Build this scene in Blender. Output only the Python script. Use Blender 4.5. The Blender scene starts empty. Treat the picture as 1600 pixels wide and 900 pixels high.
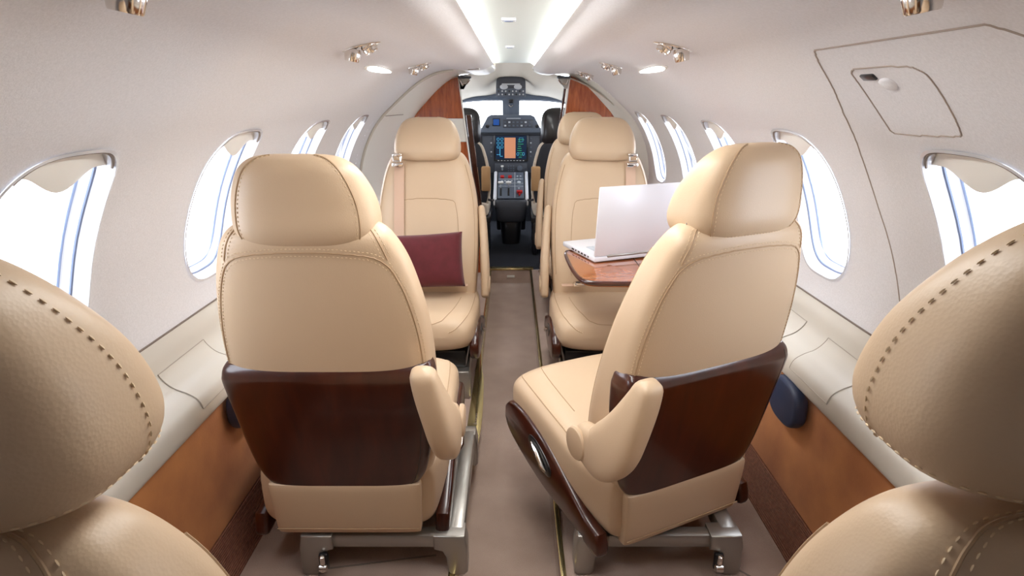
import bpy, bmesh, math, random
from math import sin, cos, pi, radians, sqrt
from mathutils import Vector, Matrix
random.seed(7)
SC = bpy.context.scene
COL = SC.collection
V = Vector

# ------------------------------------------------------------------ materials
def mat(name, col, rough=.5, metal=0, coat=0, bump=None, noise=None, sheen=0, emit=None, estr=0, spec=None, grain=None):
    m = bpy.data.materials.new(name); m.use_nodes = True
    nt = m.node_tree; b = nt.nodes['Principled BSDF']
    b.inputs['Base Color'].default_value = (*col, 1)
    b.inputs['Roughness'].default_value = rough
    b.inputs['Metallic'].default_value = metal
    b.inputs['Coat Weight'].default_value = coat
    b.inputs['Coat Roughness'].default_value = .06
    if spec is not None: b.inputs['Specular IOR Level'].default_value = spec
    if sheen:
        b.inputs['Sheen Weight'].default_value = sheen
    if emit:
        b.inputs['Emission Color'].default_value = (*emit, 1)
        b.inputs['Emission Strength'].default_value = estr
    tc = nt.nodes.new('ShaderNodeTexCoord')
    L = nt.links.new
    if noise:                      # (scale, second colour, detail, contrast)
        n = nt.nodes.new('ShaderNodeTexNoise'); n.inputs['Scale'].default_value = noise[0]; n.inputs['Detail'].default_value = noise[2]
        L(tc.outputs['Object'], n.inputs['Vector'])
        r = nt.nodes.new('ShaderNodeMapRange'); c = noise[3]
        r.inputs['From Min'].default_value = .5-c; r.inputs['From Max'].default_value = .5+c
        L(n.outputs['Fac'], r.inputs['Value'])
        mx = nt.nodes.new('ShaderNodeMix'); mx.data_type = 'RGBA'
        mx.inputs['A'].default_value = (*col, 1); mx.inputs['B'].default_value = (*noise[1], 1)
        L(r.outputs['Result'], mx.inputs['Factor']); L(mx.outputs['Result'], b.inputs['Base Color'])
    if grain:                      # stretched noise along z : (second colour, (sx,sy,sz), contrast)
        mp = nt.nodes.new('ShaderNodeMapping'); mp.inputs['Scale'].default_value = grain[1]
        L(tc.outputs['Object'], mp.inputs['Vector'])
        n = nt.nodes.new('ShaderNodeTexNoise'); n.inputs['Scale'].default_value = 1; n.inputs['Detail'].default_value = 5; n.inputs['Distortion'].default_value = .6
        L(mp.outputs['Vector'], n.inputs['Vector'])
        r = nt.nodes.new('ShaderNodeMapRange'); r.inputs['From Min'].default_value = .5-grain[2]; r.inputs['From Max'].default_value = .5+grain[2]
        L(n.outputs['Fac'], r.inputs['Value'])
        mx = nt.nodes.new('ShaderNodeMix'); mx.data_type = 'RGBA'
        mx.inputs['A'].default_value = (*col, 1); mx.inputs['B'].default_value = (*grain[0], 1)
        L(r.outputs['Result'], mx.inputs['Factor']); L(mx.outputs['Result'], b.inputs['Base Color'])
    if bump:                       # (kind, scale, strength, distance)
        if bump[0] == 'voronoi':
            n = nt.nodes.new('ShaderNodeTexVoronoi'); n.inputs['Scale'].default_value = bump[1]; out = n.outputs['Distance']
        elif bump[0] == 'wave':
            n = nt.nodes.new('ShaderNodeTexWave'); n.inputs['Scale'].default_value = bump[1]; n.bands_direction = 'Z'; out = n.outputs['Fac']
        else:
            n = nt.nodes.new('ShaderNodeTexNoise'); n.inputs['Scale'].default_value = bump[1]; n.inputs['Detail'].default_value = 3; out = n.outputs['Fac']
        L(tc.outputs['Object'], n.inputs['Vector'])
        bp = nt.nodes.new('ShaderNodeBump'); bp.inputs['Strength'].default_value = bump[2]; bp.inputs['Distance'].default_value = bump[3]
        L(out, bp.inputs['Height']); L(bp.outputs['Normal'], b.inputs['Normal'])
    return m

M = {}
M['leather'] = mat('leather', (.585, .43, .285), .42, bump=('voronoi', 420, .15, .0006), spec=.45)
M['seam'] = mat('seam', (.43, .29, .17), .6)
M['thread'] = mat('thread', (.74, .58, .38), .6)
M['wood'] = mat('wood', (.028, .004, .0012), .28, coat=.4, grain=((.06, .010, .0025), (30, 30, 6), .25))
M['bulkhead_wood'] = mat('bulkhead_wood', (.24, .04, .010), .25, coat=.6, grain=((.50, .13, .032), (60, 20, 9), .2))
M['table_wood'] = mat('table_wood', (.22, .055, .014), .12, coat=1, grain=((.36, .11, .03), (14, 40, 14), .2))
M['dark_wood'] = mat('dark_wood', (.05, .01, .004), .25, coat=1)
M['fabric'] = mat('fabric', (.76, .75, .77), .85, noise=(260, (.68, .67, .685), 4, .22), bump=('noise', 420, .35, .001))
M['cream'] = mat('cream', (.60, .56, .49), .38, bump=('noise', 300, .06, .0005))
M['pale'] = mat('pale', (.85, .84, .80), .35)
M['white_gloss'] = mat('white_gloss', (.66, .67, .71), .12, coat=.6)
M['gasket'] = mat('gasket', (.24, .30, .46), .25, coat=.5)
M['groove'] = mat('groove', (.20, .16, .135), .8)
M['soft_groove'] = mat('soft_groove', (.36, .30, .26), .8)
M['lid_line'] = mat('lid_line', (.42, .37, .31), .7)
M['suede'] = mat('suede', (.34, .10, .018), .8, noise=(7, (.58, .225, .055), 5, .22), sheen=.3, bump=('noise', 160, .2, .001))
M['weave'] = mat('weave', (.20, .075, .045), .8, noise=(120, (.30, .12, .07), 2, .2), bump=('wave', 60, .9, .003))
M['carpet'] = mat('carpet', (.35, .245, .19), .95, noise=(9, (.46, .34, .275), 9, .3), bump=('noise', 500, .9, .003), sheen=.2)
M['cockpit_carpet'] = mat('cockpit_carpet', (.006, .008, .014), .95, noise=(30, (.010, .012, .02), 6, .3), bump=('noise', 400, .8, .003))
M['metal'] = mat('metal', (.36, .34, .31), .34, metal=.75, coat=.2)
M['chrome'] = mat('chrome', (.80, .76, .72), .12, metal=1)
M['brass'] = mat('brass', (.62, .50, .24), .2, metal=.95)
M['black'] = mat('black', (.008, .008, .01), .3, coat=.3)
M['black_soft'] = mat('black_soft', (.014, .016, .022), .7)
M['navy'] = mat('navy', (.02, .035, .085), .45, coat=.2)
M['panel_grey'] = mat('panel_grey', (.055, .06, .075), .5)
M['panel_blue'] = mat('panel_blue', (.095, .115, .15), .5)
M['silver'] = mat('silver', (.74, .75, .80), .35, metal=.15)
M['key'] = mat('key', (.5, .52, .56), .5)
M['maroon'] = mat('maroon', (.075, .005, .007), .85, noise=(30, (.115, .010, .016), 5, .3), sheen=.1, bump=('noise', 500, .4, .001))
M['strap'] = mat('strap', (.62, .42, .30), .6, bump=('wave', 160, .4, .0006))
M['red'] = mat('red', (.5, .01, .01), .4)
M['sheepskin'] = mat('sheepskin', (.66, .58, .47), .9, bump=('noise', 200, 1, .006))
M['tan_block'] = mat('tan_block', (.42, .25, .11), .55)
M['headliner'] = mat('headliner', (.66, .60, .50), .8)
M['channel'] = mat('channel', (.62, .66, .64), .5)
M['light'] = mat('light', (1, 1, 1), .5, emit=(1, .99, .95), estr=9)
M['cove'] = mat('cove', (1, 1, 1), .5, emit=(1, 1, .97), estr=24)
M['screen_map'] = mat('screen_map', (.3, .12, .06), .3, emit=(.62, .27, .15), estr=.7)
M['screen_dark'] = mat('screen_dark', (.005, .012, .03), .2, emit=(.006, .02, .05), estr=.6)
M['screen_blue'] = mat('screen_blue', (.01, .04, .14), .2, emit=(.01, .07, .30), estr=.7)
M['cyan'] = mat('cyan', (.05, .4, .6), .4, emit=(.08, .45, .75), estr=.7)
M['green'] = mat('green', (.03, .4, .15), .4, emit=(.04, .5, .15), estr=.7)
M['mark'] = mat('mark', (.55, .58, .62), .6)

def glass_mat():
    m = bpy.data.materials.new('glass'); m.use_nodes = True; nt = m.node_tree
    for n in list(nt.nodes): nt.nodes.remove(n)
    o = nt.nodes.new('ShaderNodeOutputMaterial'); mx = nt.nodes.new('ShaderNodeMixShader')
    t = nt.nodes.new('ShaderNodeBsdfTransparent'); g = nt.nodes.new('ShaderNodeBsdfGlossy'); f = nt.nodes.new('ShaderNodeFresnel')
    g.inputs['Roughness'].default_value = .02; f.inputs['IOR'].default_value = 1.04
    nt.links.new(f.outputs[0], mx.inputs[0]); nt.links.new(t.outputs[0], mx.inputs[1]); nt.links.new(g.outputs[0], mx.inputs[2])
    nt.links.new(mx.outputs[0], o.inputs[0]); return m
M['glass'] = glass_mat()

# ------------------------------------------------------------------ mesh helpers
class MB:
    def __init__(s): s.v = []; s.f = []
    def add(s, vs, fs, xf=None):
        n = len(s.v)
        s.v += [tuple(xf @ V(p)) if xf else tuple(p) for p in vs]
        s.f += [tuple(i+n for i in f) for f in fs]
        return s
    def merge(s, o, xf=None): return s.add(o.v, o.f, xf)

def obj(name, mb, m, parent=None, smooth=True, angle=35, weld=False):
    me = bpy.data.meshes.new(name); me.from_pydata(mb.v, [], mb.f)
    bm = bmesh.new(); bm.from_mesh(me)
    if weld: bmesh.ops.remove_doubles(bm, verts=bm.verts, dist=1e-5)
    bmesh.ops.recalc_face_normals(bm, faces=bm.faces); bm.to_mesh(me); bm.free()
    me.materials.append(M[m] if isinstance(m, str) else m)
    if smooth:
        me.shade_smooth()
        try: me.set_sharp_from_angle(angle=radians(angle))
        except Exception: pass
    o = bpy.data.objects.new(name, me); COL.objects.link(o)
    if parent: o.parent = parent
    return o

def tag(o, label=None, cat=None, group=None, kind=None):
    if label: o['label'] = label
    if cat: o['category'] = cat
    if group: o['group'] = group
    if kind: o['kind'] = kind
    return o

def empty(name, loc=(0, 0, 0), rz=0):
    o = bpy.data.objects.new(name, None); COL.objects.link(o)
    o.location = loc; o.rotation_euler = (0, 0, rz); o.empty_display_size = .05
    return o

def rbox(c, s, r=.004, seg=2, rot=None):
    bm = bmesh.new(); bmesh.ops.create_cube(bm, size=1)
    for v in bm.verts: v.co = V((v.co.x*s[0], v.co.y*s[1], v.co.z*s[2]))
    r = min(r, min(s)*.49)
    if r > 0: bmesh.ops.bevel(bm, geom=list(bm.edges), offset=r, segments=seg, profile=.5, affect='EDGES')
    mb = MB(); bm.verts.index_update()
    xf = Matrix.Translation(V(c)) @ (rot if rot else Matrix.Identity(4))
    mb.add([v.co[:] for v in bm.verts], [[v.index for v in f.verts] for f in bm.faces], xf); bm.free()
    return mb

def prism(pts, axis, a, b, r=0, seg=2):
    """closed outline pts (2D) in the plane across axis, from a to b, edges bevelled"""
    bm = bmesh.new()
    def P(p, t): return {'x': (t, p[0], p[1]), 'y': (p[0], t, p[1]), 'z': (p[0], p[1], t)}[axis]
    A = [bm.verts.new(P(p, a)) for p in pts]; B = [bm.verts.new(P(p, b)) for p in pts]
    n = len(pts); bm.faces.new(A); bm.faces.new(B[::-1])
    for i in range(n): bm.faces.new((A[i], B[i], B[(i+1) % n], A[(i+1) % n]))
    bmesh.ops.recalc_face_normals(bm, faces=bm.faces)
    if r > 0:
        es = [e for e in bm.edges if (e.verts[0] in A) == (e.verts[1] in A)]
        bmesh.ops.bevel(bm, geom=es, offset=r, segments=seg, profile=.5, affect='EDGES', clamp_overlap=True)
    bm.verts.index_update(); mb = MB()
    mb.add([v.co[:] for v in bm.verts], [[v.index for v in f.verts] for f in bm.faces]); bm.free(); return mb

def cr(P, t):
    """catmull-rom through keys P (tuples), t in 0..1"""
    n = len(P)-1; x = min(max(t, 0), 1)*n; i = min(int(x), n-1); u = x-i
    p0 = P[max(i-1, 0)]; p1 = P[i]; p2 = P[i+1]; p3 = P[min(i+2, n)]
    return tuple(.5*((2*b)+(-a+c)*u+(2*a-5*b+4*c-d)*u*u+(-a+3*b-3*c+d)*u**3) for a, b, c, d in zip(p0, p1, p2, p3))

def smooth_path(P, n):
    return [V(cr(P, k/(n-1))) for k in range(n)]

def se(th, n):
    c, s = cos(th), sin(th)
    return (math.copysign(abs(c)**(2/n), c), math.copysign(abs(s)**(2/n), s))

class Loft:
    """keys: (level, c_a, c_b, h_a, h_b, exponent); axis z -> (a,b)=(x,y); axis y -> (a,b)=(x,z)"""
    def __init__(s, keys, axis='z', N=56, K=44, xc=None):
        s.keys = keys; s.axis = axis; s.N = N; s.K = K
    def P(s, th, t):
        l, ca, cb, ha, hb, n = cr(s.keys, t); ha = max(ha, 1e-4); hb = max(hb, 1e-4)
        x, y = se(th, max(n, 1.6))
        a, b = ca+ha*x, cb+hb*y
        return V((a, b, l)) if s.axis == 'z' else V((a, l, b))
    def O(s, th, t, off=.001):
        e = 1e-3; p = s.P(th, t)
        d1 = s.P(th+e, t)-s.P(th-e, t); d2 = s.P(th, min(t+e, 1))-s.P(th, max(t-e, 0))
        n = d1.cross(d2)
        if n.length < 1e-12: return p
        n.normalize(); l, ca, cb = cr(s.keys, t)[:3]
        c = V((ca, cb, l)) if s.axis == 'z' else V((ca, l, cb))
        if n.dot(p-c) < 0: n = -n
        return p+n*off
    def mesh(s):
        mb = MB(); vs = []; fs = []; N, K = s.N, s.K
        for k in range(K+1):
            for i in range(N): vs.append(s.P(2*pi*i/N, k/K))
        for k in range(K):
            for i in range(N):
                j = (i+1) % N; fs.append((k*N+i, k*N+j, (k+1)*N+j, (k+1)*N+i))
        fs.append(tuple(range(N))[::-1]); fs.append(tuple(K*N+i for i in range(N)))
        return mb.add(vs, fs)

def tube(path, r, n=8, closed=False):
    mb = MB(); vs = []; fs = []; m = len(path); up = V((0, 0, 1)); prev = None
    for k, p in enumerate(path):
        p = V(p)
        a = V(path[(k-1) % m]) if (closed or k > 0) else p; b = V(path[(k+1) % m]) if (closed or k < m-1) else p
        t = (b-a).normalized()
        if prev is None:
            u = t.cross(up); u = u if u.length > 1e-3 else t.cross(V((1, 0, 0)))
            u.normalize()
        else:
            u = prev-t*prev.dot(t); u.normalize()
        prev = u; w = t.cross(u)
        rr = r[k] if isinstance(r, (list, tuple)) else r
        for i in range(n):
            c = 2*pi*i/n; vs.append(p+u*(rr*cos(c))+w*(rr*sin(c)))
    for k in range(m if closed else m-1):
        k2 = (k+1) % m
        for i in range(n):
            j = (i+1) % n; fs.append((k*n+i, k*n+j, k2*n+j, k2*n+i))
    if not closed: fs += [tuple(range(n))[::-1], tuple((m-1)*n+i for i in range(n))]
    return mb.add(vs, fs)

def stitches(path, L=.0042, gap=.0034, r=.0007):
    mb = MB(); P = [V(p) for p in path]; d = 0; nxt = 0
    for a, b in zip(P, P[1:]):
        seg = (b-a).length
        if seg < 1e-9: continue
        t = (b-a)/seg
        while nxt < d+seg:
            c = a+t*(nxt-d); u = t.cross(V((.31, .5, .81))).normalized(); w = t.cross(u)
            vs = []
            for k, rr in ((-.5, .3), (-.25, 1), (.25, 1), (.5, .3)):
                for q in range(4): vs.append(c+t*(k*L)+(u*cos(q*pi/2)+w*sin(q*pi/2))*r*rr)
            fs = [(k*4+q, k*4+(q+1) % 4, k*4+4+(q+1) % 4, k*4+4+q) for k in range(3) for q in range(4)]
            mb.add(vs, fs); nxt += L+gap
        d += seg
    return mb

def lathe(prof, n=28, xf=None):
    mb = MB(); vs = []; fs = []
    for r, z in prof:
        for i in range(n): vs.append((r*cos(2*pi*i/n), r*sin(2*pi*i/n), z))
    for k in range(len(prof)-1):
        for i in range(n): fs.append((k*n+i, k*n+(i+1) % n, (k+1)*n+(i+1) % n, (k+1)*n+i))
    fs += [tuple(range(n))[::-1], tuple((len(prof)-1)*n+i for i in range(n))]
    return mb.add(vs, fs, xf)

def ellsweep(spine, N=36, K=44, expo=3.2):
    """spine keys (x,y,z, r_in_plane, r_x) in the plane x ~ const"""
    mb = MB(); vs = []; fs = []
    for k in range(K+1):
        t = k/K; x, y, z, ri, rx = cr(spine, t); a = cr(spine, max(t-.01, 0)); b = cr(spine, min(t+.01, 1))
        ty, tz = b[1]-a[1], b[2]-a[2]; l = math.hypot(ty, tz) or 1; ty /= l; tz /= l
        cap = min(1, sqrt(max(0, 1-(1-min(k, K-k)/3.5)**2))) if min(k, K-k) < 3.5 else 1
        cap = max(cap, .04)
        for i in range(N):
            c, s = se(2*pi*i/N, expo)
            vs.append((x+rx*cap*c, y-tz*ri*cap*s, z+ty*ri*cap*s))
    for k in range(K):
        for i in range(N):
            j = (i+1) % N; fs.append((k*N+i, k*N+j, (k+1)*N+j, (k+1)*N+i))
    fs += [tuple(range(N))[::-1], tuple(K*N+i for i in range(N))]
    return mb.add(vs, fs)

# ------------------------------------------------------------------ the shell of the cabin
Z0 = 1.08
PROF = [(.795, .57), (.803, .62), (.800, .68), (.785, .76), (.757, .84), (.715, .92), (.665, .985), (.60, 1.045),
        (.53, 1.105), (.46, 1.155), (.385, 1.19), (.30, 1.203), (.215, 1.197), (.15, 1.203), (.102, 1.226)]
def resample(P, n):
    Q = [V(cr(P, k/600)) for k in range(601)]; d = [0]
    for a, b in zip(Q, Q[1:]): d.append(d[-1]+(b-a).length)
    out = []; j = 0
    for k in range(n+1):
        t = d[-1]*k/n
        while j < 599 and d[j+1] < t: j += 1
        u = (t-d[j])/max(d[j+1]-d[j], 1e-9); out.append(Q[j].lerp(Q[j+1], min(max(u, 0), 1)))
    return out, d[-1]
PR, SL = resample(PROF, 400)
def prof(s):
    x = min(max(s/SL, 0), 1)*400; i = min(int(x), 399); return PR[i].lerp(PR[i+1], x-i)
def s_of_z(z):
    return min(range(0, 260), key=lambda i: abs(PR[i].y-z))/400*SL
def s_of_x(x):
    return min(range(100, 401), key=lambda i: abs(PR[i].x-x))/400*SL
def wallP(Y, s, side, off=0):
    p = prof(s); e = SL/300; t = (prof(s+e)-prof(s-e)).normalized(); n = V((-t.y, t.x)) if True else 0
    if n.x > 0 and s < SL*.5: n = -n
    if s >= SL*.5 and n.y > 0: n = -n
    q = p+n*off                      # positive off = into the cabin
    return V((side*q.x, Y, q.y))
WC = [-.279, .298, .875, 1.452, 2.029, 2.606, 3.183]; PITCH = .577
WS0, WS1 = s_of_z(.636), s_of_z(1.000)
WSC, WSH, WHY, WN = (WS0+WS1)/2, (WS1-WS0)/2, .127, 3.3
SB, ST = s_of_z(.60), s_of_x(.60)-.0
def win_ring(yc, side, scale=1, off=0, N=96):
    out = []
    for i in range(N):
        x, y = se(2*pi*i/N, WN); out.append(wallP(yc+WHY*scale*x, WSC+WSH*scale*y, side, off))
    return out

def shell(side, y0, y1, wins):
    mb = MB(); N = 96
    def grid(ya, yb, sa, sb, nu, nv):
        vs = [wallP(ya+(yb-ya)*i/nu, sa+(sb-sa)*j/nv, side) for j in range(nv+1) for i in range(nu+1)]
        fs = [(j*(nu+1)+i, j*(nu+1)+i+1, (j+1)*(nu+1)+i+1, (j+1)*(nu+1)+i) for j in range(nv) for i in range(nu)]
        mb.add(vs, fs)
    hy = PITCH/2; ss0, ss1 = 0.012, WS1+.06
    def cell(yc):
        rect = []
        for i in range(N):
            a = 2*pi*i/N; c, s = cos(a), sin(a); k = 1/max(abs(c), abs(s)); rect.append((c*k, s*k))
        R = 10; vs = []; fs = []
        sc = (ss0+ss1)/2; sh = (ss1-ss0)/2
        for r in range(R+1):
            u = (r/R)**1.3
            for i in range(N):
                x, y = se(2*pi*i/N, WN); iy, is_ = yc+WHY*x, WSC+WSH*y
                ox, os_ = yc+hy*rect[i][0], sc+sh*rect[i][1]
                vs.append(wallP(iy+(ox-iy)*u, is_+(os_-is_)*u, side))
        for r in range(R):
            for i in range(N):
                j = (i+1) % N; fs.append((r*N+i, r*N+j, (r+1)*N+j, (r+1)*N+i))
        mb.add(vs, fs)
    cur = y0
    for yc in wins:
        if yc-hy > cur+1e-4: grid(cur, yc-hy, ss0, ss1, 6, 24)
        cell(yc); cur = yc+hy
    if cur < y1-1e-4: grid(cur, y1, ss0, ss1, 6, 24)
    if cur > y1: y1 = cur
    grid(y0, y1, 0, ss0, 40, 1); grid(y0, y1, ss1, SL, 40, 48)
    return mb, y1

YB = -.62
left_mb, YL = shell(-1, YB, 3.0, WC[2:6])
right_mb, YR = shell(1, YB, 3.3, WC[2:7])
wall_l = tag(obj('wall_left', left_mb, 'fabric', weld=True, angle=60), kind='structure')
wall_r = tag(obj('wall_right', right_mb, 'fabric', weld=True, angle=60), kind='structure')

# suede lower panels, ledges, woven skirting
LEDGE = [(.712, .395), (.690, .400), (.686, .425), (.694, .452), (.715, .468), (.745, .482), (.768, .508), (.780, .545), (.794, .571)]
def strip(P, side, y0, y1, n=30, thick=.0):
    mb = MB(); m = len(P)
    vs = [(side*p[0], y0+(y1-y0)*j/n, p[1]) for j in range(n+1) for p in P]
    fs = [(j*m+i, j*m+i+1, (j+1)*m+i+1, (j+1)*m+i) for j in range(n) for i in range(m-1)]
    return mb.add(vs, fs)
for side, w, yend, k in ((-1, wall_l, YL, 1), (1, wall_r, YR, 2)):
    lp = [tuple(p) for p in smooth_path([(a, b, 0) for a, b in LEDGE], 40)]
    t = tag(obj('trim_%d' % k, strip(lp, side, YB, yend), 'cream'), kind='structure')
    P = obj('suede_panel', strip([(.697, .10), (.705, .2), (.712, .3), (.716, .40)], side, YB, yend), 'suede', w)
    b = tag(obj('baseboard_%s' % ('left' if side < 0 else 'right'), strip([(.658, 0.0), (.668, .02), (.682, .06), (.694, .098), (.699, .104)], side, YB, yend), 'weave'), kind='structure')
    # parting line between lining and ledge
    obj('parting_line', tube([(side*.7935, YB, .571), (side*.7935, yend, .571)], .0022), 'groove', t)
    # lids in the ledge
    for y0, y1 in ((1.13, 1.31), (1.42, 1.62)) if side > 0 else ((1.11, 1.30), (2.2, 2.45)):
        full = []
        for q in range(11, 31):
            a0, b0 = lp[q-1][:2]; a1, b1 = lp[q+1][:2]; dl = math.hypot(a1-a0, b1-b0)
            full.append((lp[q][0]-(b1-b0)/dl*.0016, lp[q][1]+(a1-a0)/dl*.0016))
        n = 12
        mb = strip(full, side, y0, y1, n)
        obj('armrest_lid', mb, 'cream', t)
        ring = [(side*a, y0, b) for a, b in full]+[(side*a, y1, b) for a, b in full[::-1]]
        obj('lid_seam', tube(ring, .0011, 6, closed=True), 'lid_line', t)

# windows
def window(k, yc, side):
    e = tag(empty('window_%d' % k, wallP(yc, WSC, side)), kind='structure')
    inv = Matrix.Translation(-e.location)
    def mk(name, mb, m, parent=e, **kw):
        q = MB().add(mb.v, mb.f, inv if True else None); return obj(name, q, m, parent, **kw)
    # reveal : rings going outward from the cabin surface
    N = 96; rings = [(1.03, .003), (1.0, .004), (.985, -.001), (.965, -.009), (.95, -.018), (.945, -.021)]
    def band(rr):
        mb = MB(); vs = []; fs = []
        for sc, off in rr: vs += win_ring(yc, side, sc, off)
        for r in range(len(rr)-1):
            for i in range(N):
                j = (i+1) % N; fs.append((r*N+i, r*N+j, (r+1)*N+j, (r+1)*N+i))
        return mb.add(vs, fs)
    f = mk('window_frame', band(rings), 'white_gloss')
    mk('gasket', band([(.945, -.021), (.925, -.0225), (.92, -.025)]), 'gasket')
    mk('outer_ring', band([(.92, -.025), (.915, -.029), (.90, -.036), (.885, -.039)]), 'white_gloss')
    mk('inner_seal', band([(.885, -.039), (.875, -.041), (.872, -.046)]), 'gasket')
    pane = MB().add(win_ring(yc, side, .875, -.043), [tuple(range(N))])
    mk('window_pane', pane, 'glass')
    # pull-down shade parked at the top, with a scoop handle in its lower edge
    n = 36; vs = []; fs = []
    for i in range(n+1):
        u = -1+2*i/n; yy = yc+WHY*.96*u
        top = WSC+WSH*.965*(max(0, 1-abs(u*.985)**WN))**(1/WN)
        hb = .5*(1+cos(pi*min(1, abs(u)/.62)))
        bot = min(WSC+WSH*(.77-.15*hb**.8), top-.001)
        bulge = .006+.010*hb
        for j in range(7):
            q = j/6; s = top+(bot-top)*q
            vs.append(wallP(yy, s, side, -.014+bulge*sin(pi*min(1, q)*.5)))
        for j in range(7):
            q = 1-j/6; s = top+(bot-top)*q
            vs.append(wallP(yy, s, side, -.018))
    for i in range(n):
        for j in range(14):
            k2 = (j+1) % 14; fs.append((i*14+j, (i+1)*14+j, (i+1)*14+k2, i*14+k2))
    fs += [tuple(range(14)), tuple(n*14+j for j in range(14))]
    mk('window_shade', MB().add(vs, fs), 'pale')
    # dark slot over the shade
    slot = [wallP(yc+WHY*.955*se(a, WN)[0], WSC+WSH*.99*se(a, WN)[1], side, .001) for a in [radians(42+96*q/40) for q in range(41)]]
    mk('shade_slot', tube(slot, .0022, 6), 'groove')
    # daylight portal
    ld = bpy.data.lights.new('portal', 'AREA'); ld.shape = 'RECTANGLE'; ld.size = .24; ld.size_y = .36
    ld.cycles.is_portal = True
    lo = bpy.data.objects.new('window_daylight', ld); COL.objects.link(lo)
    p = wallP(yc, WSC, side, -.06); q = wallP(yc, WSC, side, .2)
    lo.location = p; lo.rotation_euler = (q-p).to_track_quat('-Z', 'Z').to_euler()
k = 1
for yc in WC[2:6]: window(k, yc, -1); k += 1
for yc in WC[2:7]: window(k, yc, 1); k += 1

# ceiling channel with cove lights
ch = [(-.155, 1.226), (-.155, 1.240), (-.14, 1.252), (-.11, 1.2575), (-.06, 1.2585), (0, 1.259), (.06, 1.2585), (.11, 1.2575), (.14, 1.252), (.155, 1.240), (.155, 1.226)]
mb = MB(); m = len(ch); n = 30
mb.add([(p[0], YB+(3.5-YB)*j/n, p[1]) for j in range(n+1) for p in ch],
       [(j*m+i, j*m+i+1, (j+1)*m+i+1, (j+1)*m+i) for j in range(n) for i in range(m-1)])
ceil = tag(obj('ceiling', mb, 'channel'), kind='structure')
for side in (-1, 1):
    lip = MB(); P = [(.102, 1.226), (.1025, 1.2285), (.155, 1.2285), (.155, 1.226)]
    lip = strip(P, side, YB, 3.5); obj('cove_lip', lip, 'fabric', ceil)
    s = 'left' if side < 0 else 'right'
    c = obj('cove_light', rbox((side*.131, 2.02, 1.2315), (.012, 2.9, .005), .001, 1), 'cove')
    tag(c, 'long white cove light strip along the %s edge of the ceiling channel' % s, 'light', 'cove lights along the ceiling channel')

# floor : raised sides with a sunken aisle
AXL, AXR = -.150, .105
fl = MB()
def quadgrid(x0, x1, y0, y1, z, nx=4, ny=20):
    vs = [(x0+(x1-x0)*i/nx, y0+(y1-y0)*j/ny, z) for j in range(ny+1) for i in range(nx+1)]
    fs = [(j*(nx+1)+i, j*(nx+1)+i+1, (j+1)*(nx+1)+i+1, (j+1)*(nx+1)+i) for j in range(ny) for i in range(nx)]
    fl.add(vs, fs)
YT = 3.62
quadgrid(-.72, AXL, YB, YT, 0); quadgrid(AXR, .72, YB, YT, 0); quadgrid(AXL, AXR, YB, YT, -.09, 4, 20)
fl.add([(AXL, YB, -.09), (AXL, YT, -.09), (AXL, YT, 0), (AXL, YB, 0)], [(0, 1, 2, 3)])
fl.add([(AXR, YB, -.09), (AXR, YT, -.09), (AXR, YT, 0), (AXR, YB, 0)], [(0, 1, 2, 3)])
fl.add([(AXL, YT, -.09), (AXR, YT, -.09), (AXR, YT, 0), (AXL, YT, 0)], [(0, 1, 2, 3)])
floor = tag(obj('floor', fl, 'carpet', smooth=False), kind='structure')
for p0, p1 in (((-.66, .98), (-.47, 1.10)), ((-.47, 1.10), (-.47, .6)), ((-.47, 1.10), (-.2, 1.145)), ((.50, 1.13), (.55, .6)), ((.655, .98), (.52, 1.11))):
    d = V((p1[0]-p0[0], p1[1]-p0[1], 0)); L = d.length; a = math.atan2(d.y, d.x)
    obj('carpet_joint', rbox(((p0[0]+p1[0])/2, (p0[1]+p1[1])/2, .0005), (L, .004, .002), 0, rot=Matrix.Rotation(a, 4, 'Z')), 'groove', floor)
obj('riser_outlet', rbox((-.02, YT-.004, -.045), (.05, .006, .016), .002), 'cream', floor)

# brass and chrome floor rails
outer = [(-.163, YB), (-.163, 1.28), (-.165, 1.45), (-.166, 1.7), (-.163, 2.1), (-.160, 2.4), (-.158, YT)]
inner = [(-.148, YB), (-.147, 1.28), (-.135, 1.45), (-.118, 1.72), (-.124, 2.05), (-.143, 2.35), (-.146, YT)]
pts = [tuple(p)[:2] for p in smooth_path([(a, b, 0) for a, b in inner], 60)]+[tuple(p)[:2] for p in smooth_path([(a, b, 0) for a, b in outer], 60)][::-1]
r = obj('floor_rail', prism(pts, 'z', .0005, .005, .0015), 'brass')
tag(r, 'brass floor rail along the left edge of the aisle, bulging into a wide plate', 'floor rail', 'floor rails')
obj('mirror_edge', prism([(-.1505, -.088), (-.1475, -.088), (-.1475, 0), (-.1505, 0)], 'y', YB, YT-.01), 'brass', r)
for q in range(7):
    obj('engraved_mark', rbox((-.138, 1.74+q*.011, .0056), (.006 if q else .012, .004, .0008), 0), 'groove', r)
r = obj('floor_rail', rbox((.110, (YB+YT)/2, .004), (.014, YT-YB, .008), .003), 'brass')
tag(r, 'straight brass floor rail along the right edge of the aisle', 'floor rail', 'floor rails')
obj('mirror_edge', rbox((.1035, (YB+YT)/2, -.04), (.003, YT-YB-.02, .08), .001), 'dark_wood', r)
r = obj('threshold_strip', rbox((-.022, YT+.02, .003), (.30, .05, .012), .003), 'brass')
tag(r, 'brass threshold strip across the cockpit doorway', 'threshold')

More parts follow.
